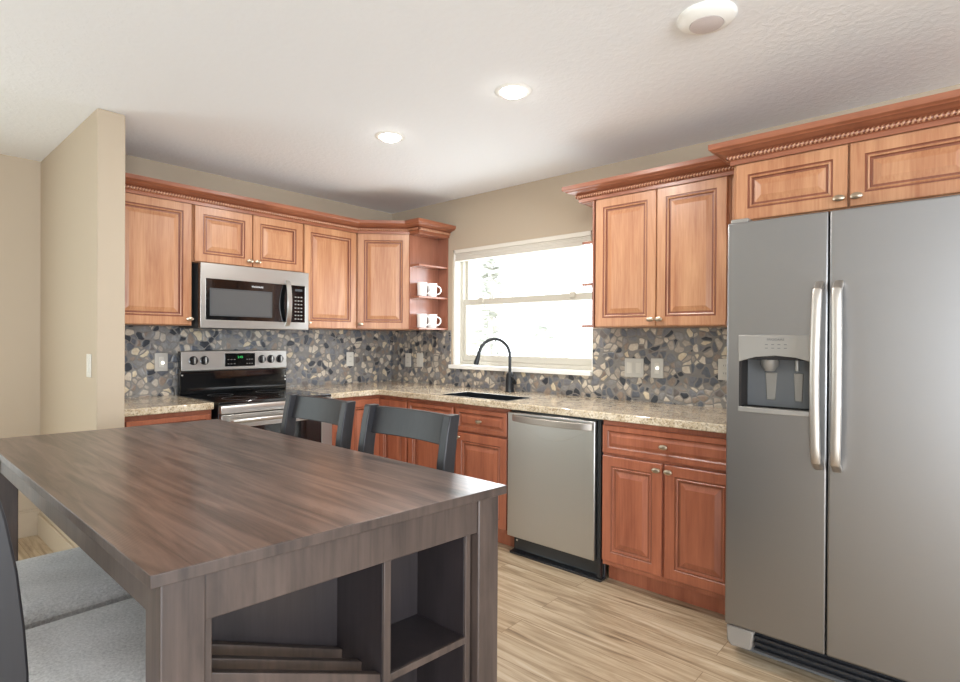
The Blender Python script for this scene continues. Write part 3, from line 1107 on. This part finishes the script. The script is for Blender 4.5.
# ------------------------------------------------------------------ wall plates
def plate(label, loc, rot, w, kind, group='wall plates'):
    """local: plate in XZ facing -Y, centre at origin"""
    t = thing('wall_outlet' if kind in ('outlet', 'sensor', 'double') else 'light_switch', label, 'outlet' if kind in ('outlet', 'sensor', 'double') else 'switch', loc, rot)
    m = PLATEG if kind in ('double', 'sensor', 'toggle') else PLATE
    MB().box(-w / 2, w / 2, -.006, 0, -.060, .060).build('cover_plate', m, t, bevel=.003)
    if kind == 'outlet':
        for z in (-.022, .022):
            f = MB().box(-.016, .016, -.0085, -.005, z - .015, z + .015).build('socket', PLATE, t, bevel=.003)
            MB().box(-.007, -.005, -.0092, -.008, z - .004, z + .006).box(.005, .007, -.0092, -.008, z - .004, z + .006).build('slot', DGREY, f)
    elif kind == 'double':
        MB().box(-.048, -.012, -.0085, -.005, -.034, .034).build('rocker', PLATE, t, bevel=.002)
        MB().box(.012, .048, -.0085, -.005, -.034, .034).build('rocker', PLATE, t, bevel=.002)
    elif kind == 'sensor':
        MB().box(-.016, .016, -.0085, -.005, -.034, .034).build('socket', PLATE, t, bevel=.002)
        MB().lathe([(.011, 0), (.010, .006), (0, .010)], Matrix.Translation((.008, -.006, -.005)) @ Matrix.Rotation(R(90), 4, 'X'), 16).build('sensor_lens', NIGHT, t, smooth=50)
    elif kind == 'toggle':
        MB().box(-.016, .016, -.0085, -.005, -.034, .034).build('switch_frame', PLATE, t, bevel=.002)
        MB().lathe([(.010, 0), (.010, .006), (0, .009)], Matrix.Translation((.004, -.008, 0)) @ Matrix.Rotation(R(90), 4, 'X'), 16).build('switch_lens', NIGHT, t, smooth=50)
    else:
        MB().box(-.016, .016, -.010, -.005, -.034, .034).build('rocker', PLATE, t, bevel=.003)
    return t


plate('grey outlet with a small light in the pebble backsplash left of the range', (BT, -1.937, 1.135), RX, .080, 'sensor')
plate('pale outlet plate in the pebble backsplash between range and corner', (BT, -.462, 1.122), RX, .072, 'outlet')
plate('pale outlet plate on the window wall backsplash nearest the corner', (.248, -BT, 1.111), 0, .075, 'outlet')
plate('pale switch plate on the backsplash between corner outlet and window', (.402, -BT, 1.115), 0, .080, 'switch')
plate('square double switch plate in the pebble backsplash right of the window', (2.398, -BT, 1.122), 0, .128, 'double')
plate('single plate with a small white light beside the square double plate', (2.549, -BT, 1.126), 0, .080, 'toggle')
plate('outlet plate partly hidden behind the left side of the refrigerator', (2.947, -BT, 1.133), 0, .076, 'outlet')
plate('white light switch on the partition wall beside the hall', (.575, PYS, 1.148), 0, .075, 'switch')

# ------------------------------------------------------------------ mugs
def mug():
    t = thing('mug', 'x', 'mug', (0, 0, 0))
    MB().lathe([(0, 0), (.034, 0), (.036, .004), (.041, .108), (.0425, .110), (.0385, .110), (.033, .008), (0, .006)], None, 28).build('cup', MUGM, t, smooth=40)
    hpn = [(.036, 0, .022)]
    for k in range(11):
        th = R(-80 + 160 * k / 10)
        hpn.append((.038 + .034 * math.cos(th), 0, .056 + .034 * math.sin(th)))
    hpn.append((.038, 0, .092))
    MB().tube(hpn, .0058, 10, upv=(0, 1, 0)).build('handle', MUGM, t, smooth=50)
    return t


m0 = mug()
spots = [(-.246, UB + .016, 'white mug at the front of the lowest open shelf beside the window'),
         (-.135, UB + .016, 'white mug at the back of the lowest open shelf beside the window'),
         (-.246, UB + .268, 'white mug at the front of the middle open shelf beside the window'),
         (-.135, UB + .268, 'white mug at the back of the middle open shelf beside the window')]
for i, (y, z, lb) in enumerate(spots):
    o = m0 if i == 0 else dup(m0, (0, 0, 0), 0, lb, 'white mugs on the open shelf')
    o.location = (.680, y, z)
    o.rotation_euler = (0, 0, R(42))
    o['label'] = lb
    o['group'] = 'white mugs on the open shelf'

# ------------------------------------------------------------------ ceiling lights
def can(x, y, lb):
    t = thing('ceiling_light', lb, 'ceiling light', (x, y, H), 0, 'recessed ceiling lights')
    MB().lathe([(.058, -.002), (.062, -.006), (.078, -.005), (.086, -.001), (.086, .0), (.058, .0)], None, 40).build('trim_ring', WHITE, t, smooth=40)
    MB().lathe([(0, -.026), (.030, -.024), (.048, -.016), (.057, -.006), (.058, 0)], None, 32, cap=False).build('lens', LED, t, smooth=40)
    l = bpy.data.lights.new('ceiling_lamp', 'AREA')
    l.shape = 'DISK'
    l.size = .11
    l.energy = 14
    l.color = (1, .97, .93)
    lo = bpy.data.objects.new('ceiling_lamp', l)
    COL.objects.link(lo)
    lo.parent = t
    lo.location = (0, 0, -.030)
    return t


can(1.505, -1.250, 'lit recessed ceiling light nearest the corner cabinets')
can(2.389, -1.243, 'lit recessed ceiling light in front of the window')
t = thing('ceiling_fixture', 'unlit round white ceiling fixture with a grey lens, above the refrigerator aisle', 'ceiling light', (3.272, -1.258, H))
MB().lathe([(.100, 0), (.100, -.006), (.092, -.016), (.070, -.026), (.058, -.030), (.056, -.027), (.0, -.027)], None, 40).build('housing', WHITE, t, smooth=40)
MB().lathe([(.056, -.026), (.056, -.031), (.048, -.033), (0, -.034)], None, 32, cap=False).build('lens', plain('grey_fixture_lens', (206, 197, 196), rough=.6, bump=.2, bscale=200), t, smooth=40)

# ------------------------------------------------------------------ table
TCX, TCY = 2.174, -2.5435
KX, KY = .0855, .001          # shear of the table, set so its corners meet the measured points


def sk_(o):
    for v in o.data.vertices:
        x, y = v.co.x, v.co.y
        v.co.x, v.co.y = x + KX * y, y + KY * x
    return o


t = thing('dining_table', 'dark brown counter-height wooden dining table with open storage shelves in its end', 'table', (TCX, TCY, 0))
TX, TY = .8720, .4085
tt = MB().box(-TX, TX, -TY, TY, .892, .914)
for f_ in tt.bm.faces:
    if abs(f_.calc_center_median().z - .914) > .001:
        f_.material_index = 1
sk_(tt.build('table_top', [TABT, TABW], t, bevel=.0015))
LX, LY, LW = TX - .012, TY - .018, .070
for sx in (-1, 1):
    for sy in (-1, 1):
        x0, x1 = sorted((sx * LX, sx * (LX - LW)))
        y0, y1 = sorted((sy * LY, sy * (LY - LW)))
        sk_(MB().box(x0, x1, y0, y1, 0, .892).build('leg', TABW, t, bevel=.003))
for sy in (-1, 1):
    y0, y1 = sorted((sy * (LY - .018), sy * (LY - .040)))
    sk_(MB().box(-LX + LW, LX - LW, y0, y1, .802, .892).build('apron', TABW, t, bevel=.002))
for sx in (-1, 1):
    x0, x1 = sorted((sx * (LX - .006), sx * (LX - .028)))
    sk_(MB().box(x0, x1, -LY + LW, LY - LW, .806, .892).build('apron', TABW, t, bevel=.002))
# storage in the +x end
BX0, BX1 = LX - .195, LX - .022
yl, yr, ym = -LY + LW, LY - LW - .012, .052
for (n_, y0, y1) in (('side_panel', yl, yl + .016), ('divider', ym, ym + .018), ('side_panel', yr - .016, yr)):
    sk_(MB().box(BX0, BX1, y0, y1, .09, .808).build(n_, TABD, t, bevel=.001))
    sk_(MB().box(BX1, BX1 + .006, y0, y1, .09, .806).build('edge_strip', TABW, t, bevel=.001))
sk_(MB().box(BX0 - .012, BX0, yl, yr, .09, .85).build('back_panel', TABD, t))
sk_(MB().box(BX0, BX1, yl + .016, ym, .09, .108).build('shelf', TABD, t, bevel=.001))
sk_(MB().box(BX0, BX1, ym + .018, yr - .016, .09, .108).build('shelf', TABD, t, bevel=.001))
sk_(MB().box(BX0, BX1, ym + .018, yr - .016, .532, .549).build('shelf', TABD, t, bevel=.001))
sk_(MB().box(BX1, BX1 + .006, ym + .018, yr - .016, .532, .549).build('edge_strip', TABW, t, bevel=.001))
# tilted bottle rack rails
for xr, zl, zr in ((BX0 + .014, .702, .552), (BX0 + .090, .702, .552), (BX1 - .014, .702, .552)):
    q = MB()
    y0, y1 = yl + .016, ym
    q.hexa([(xr - .010, y0, zl - .03), (xr + .010, y0, zl - .03), (xr + .010, y1, zr - .03), (xr - .010, y1, zr - .03)],
           [(xr - .010, y0, zl), (xr + .010, y0, zl), (xr + .010, y1, zr), (xr - .010, y1, zr)])
    sk_(q.build('rack_rail', TABW, t, bevel=.002))

# ------------------------------------------------------------------ counter stools
def stool():
    t = thing('counter_stool', 'x', 'chair', (0, 0, 0))
    w, d = .243, .19
    wp = .224
    # cushion
    q = MB()
    n = 10
    top = []
    for i in range(n + 1):
        row = []
        for j in range(n + 1):
            u, v = i / n * 2 - 1, j / n * 2 - 1
            e = max(abs(u), abs(v))
            z = .622 - .020 * max(0, (e - .78) / .22) ** 2 + .004 * (1 - u * u) * (1 - v * v)
            row.append(q.bm.verts.new((u * w, v * d, z)))
        top.append(row)
    for i in range(n):
        for j in range(n):
            q.bm.faces.new((top[i][j], top[i + 1][j], top[i + 1][j + 1], top[i][j + 1]))
    edge = [top[i][0] for i in range(n + 1)] + [top[n][j] for j in range(1, n + 1)] + [top[i][n] for i in range(n - 1, -1, -1)] + [top[0][j] for j in range(n - 1, 0, -1)]
    low = [q.bm.verts.new((v.co.x, v.co.y, .568)) for v in edge]
    for k in range(len(edge)):
        k2 = (k + 1) % len(edge)
        q.bm.faces.new((edge[k], low[k], low[k2], edge[k2]))
    q.bm.faces.new(low)
    q.build('seat', FAB, t, smooth=60)
    MB().grid([-w + .006, -w + .03, w - .03, w - .006], [-d + .004, -d + .03, d - .03, d - .004], lambda i, j: not (i == 1 and j == 1), 'z', .515, .568).build('seat_frame', CHW, t, bevel=.002)
    for sx in (-1, 1):
        x0, x1 = sorted((sx * wp, sx * (wp - .034)))
        MB().box(x0, x1, d - .042, d - .002, 0, .566).build('leg', CHW, t, bevel=.003)
        # rear leg runs up into the curved back post
        cen = [(-.200, 0), (-.203, .30), (-.205, .62), (-.206, .72), (-.211, .80), (-.221, .90), (-.234, .99), (-.246, 1.052)]
        hw = .026
        q = MB()
        prev = None
        for (yc, z) in cen:
            s_ = hw if z < .95 else hw - .004 * (z - .95) / .1
            ring = [q.bm.verts.new(p) for p in ((x0, yc - s_, z), (x1, yc - s_, z), (x1, yc + s_, z), (x0, yc + s_, z))]
            if prev:
                for k in range(4):
                    q.bm.faces.new((prev[k], prev[(k + 1) % 4], ring[(k + 1) % 4], ring[k]))
            else:
                q.bm.faces.new(ring[::-1])
            prev = ring
        q.bm.faces.new(prev)
        q.build('leg', CHW, t, bevel=.004)
        MB().box(x0 + sx * -.008, x1 + sx * -.008, -.18, d - .04, .22, .25).build('stretcher', CHW, t, bevel=.002)
    MB().box(-w + .036, w - .036, d - .032, d - .010, .20, .235).build('stretcher', CHW, t, bevel=.002)
    MB().box(-w + .036, w - .036, -.210, -.190, .26, .29).build('stretcher', CHW, t, bevel=.002)

    def rail(z0, z1, name):
        q = MB()
        N = 12
        P = []
        def yy(z):
            return -.206 - .018 * max(0, (z - .72) / .18) - .022 * max(0, (z - .9) / .15)
        for k in range(N + 1):
            f = k / N * 2 - 1
            x = f * (wp - .032)
            bow = .022 * (1 - f * f)
            P.append((x, bow))
        lo, hi = [], []
        for x, bow in P:
            lo.append((x, yy(z0) - bow + .009, z0)); hi.append((x, yy(z1) - bow + .009, z1))
        for x, bow in P[::-1]:
            lo.append((x, yy(z0) - bow - .009, z0)); hi.append((x, yy(z1) - bow - .009, z1))
        A = [q.bm.verts.new(p) for p in lo]
        B = [q.bm.verts.new(p) for p in hi]
        m = len(A)
        for k in range(m):
            q.bm.faces.new((A[k], A[(k + 1) % m], B[(k + 1) % m], B[k]))
        for k in range(N):
            q.bm.faces.new((A[k], A[k + 1], A[m - 2 - k], A[m - 1 - k]))
            q.bm.faces.new((B[k], B[k + 1], B[m - 2 - k], B[m - 1 - k]))
        q.build(name, CHW, t, bevel=.003)
    rail(.950, 1.046, 'back_rail')
    rail(.740, .800, 'back_rail')
    return t


s0_ = stool()
st = [(2.566, -2.886, 0, 'dark counter stool with grey seat, nearest the viewer on the hall side of the table'),
      (2.050, -2.886, 0, 'dark counter stool with grey seat, beside the far hall end of the table'),
      (1.972, -2.238, R(180), 'dark counter stool across the table in front of the range, grey seat hidden'),
      (2.530, -2.238, R(180), 'dark counter stool across the table in front of the sink cabinet')]
for i, (x, y, rz, lb) in enumerate(st):
    o = s0_ if i == 0 else dup(s0_, (0, 0, 0), 0, lb, 'counter stools around the table')
    o.location = (x, y, 0)
    o.rotation_euler = (0, 0, rz)
    o['label'] = lb
    o['group'] = 'counter stools around the table'

# ------------------------------------------------------------------ outdoors beyond the window
gnd = MB().box(-30, 20, .3, 60, -.4, -.3).build('lawn', GRASS)
struct(gnd)


def foliage(name, label, cat, loc, h, rad, n, leaf, cone):
    t = thing(name, label, cat, loc)
    MB().tube([(0, 0, 0), (.05, 0, h * .5), (.02, .03, h * .95)], [.09, .06, .02], 8).build('trunk', BARK, t, smooth=50)
    q = MB()
    for _ in range(n):
        f = random.random() ** .8
        z = h * (.15 + .85 * f)
        rr = rad * ((1 - f) ** .7 if cone else math.sqrt(max(.02, 1 - (2 * f - 1) ** 2))) * (.3 + .7 * random.random())
        th = random.random() * 6.283
        c = Vector((rr * math.cos(th), rr * math.sin(th), z))
        m = Matrix.Rotation(random.random() * 6.28, 3, 'Z') @ Matrix.Rotation(random.random() * 3.1, 3, 'X')
        L_ = leaf * (.6 + .8 * random.random())
        vs = [q.bm.verts.new(c + m @ Vector(p)) for p in ((-L_, 0, 0), (0, -L_ * .4, 0), (L_, 0, .1 * L_), (0, L_ * .4, 0))]
        q.bm.faces.new(vs)
    q.build('foliage', LEAF, t)
    return t


foliage('tree', 'pale narrow tree outdoors seen through the left part of the kitchen window', 'tree', (-5.0, 7.2, -.3), 4.4, .55, 330, .15, True)
foliage('shrub', 'low pale shrub outdoors seen through the middle of the kitchen window', 'shrub', (-5.05, 9.6, -.3), 2.0, .9, 170, .16, False)
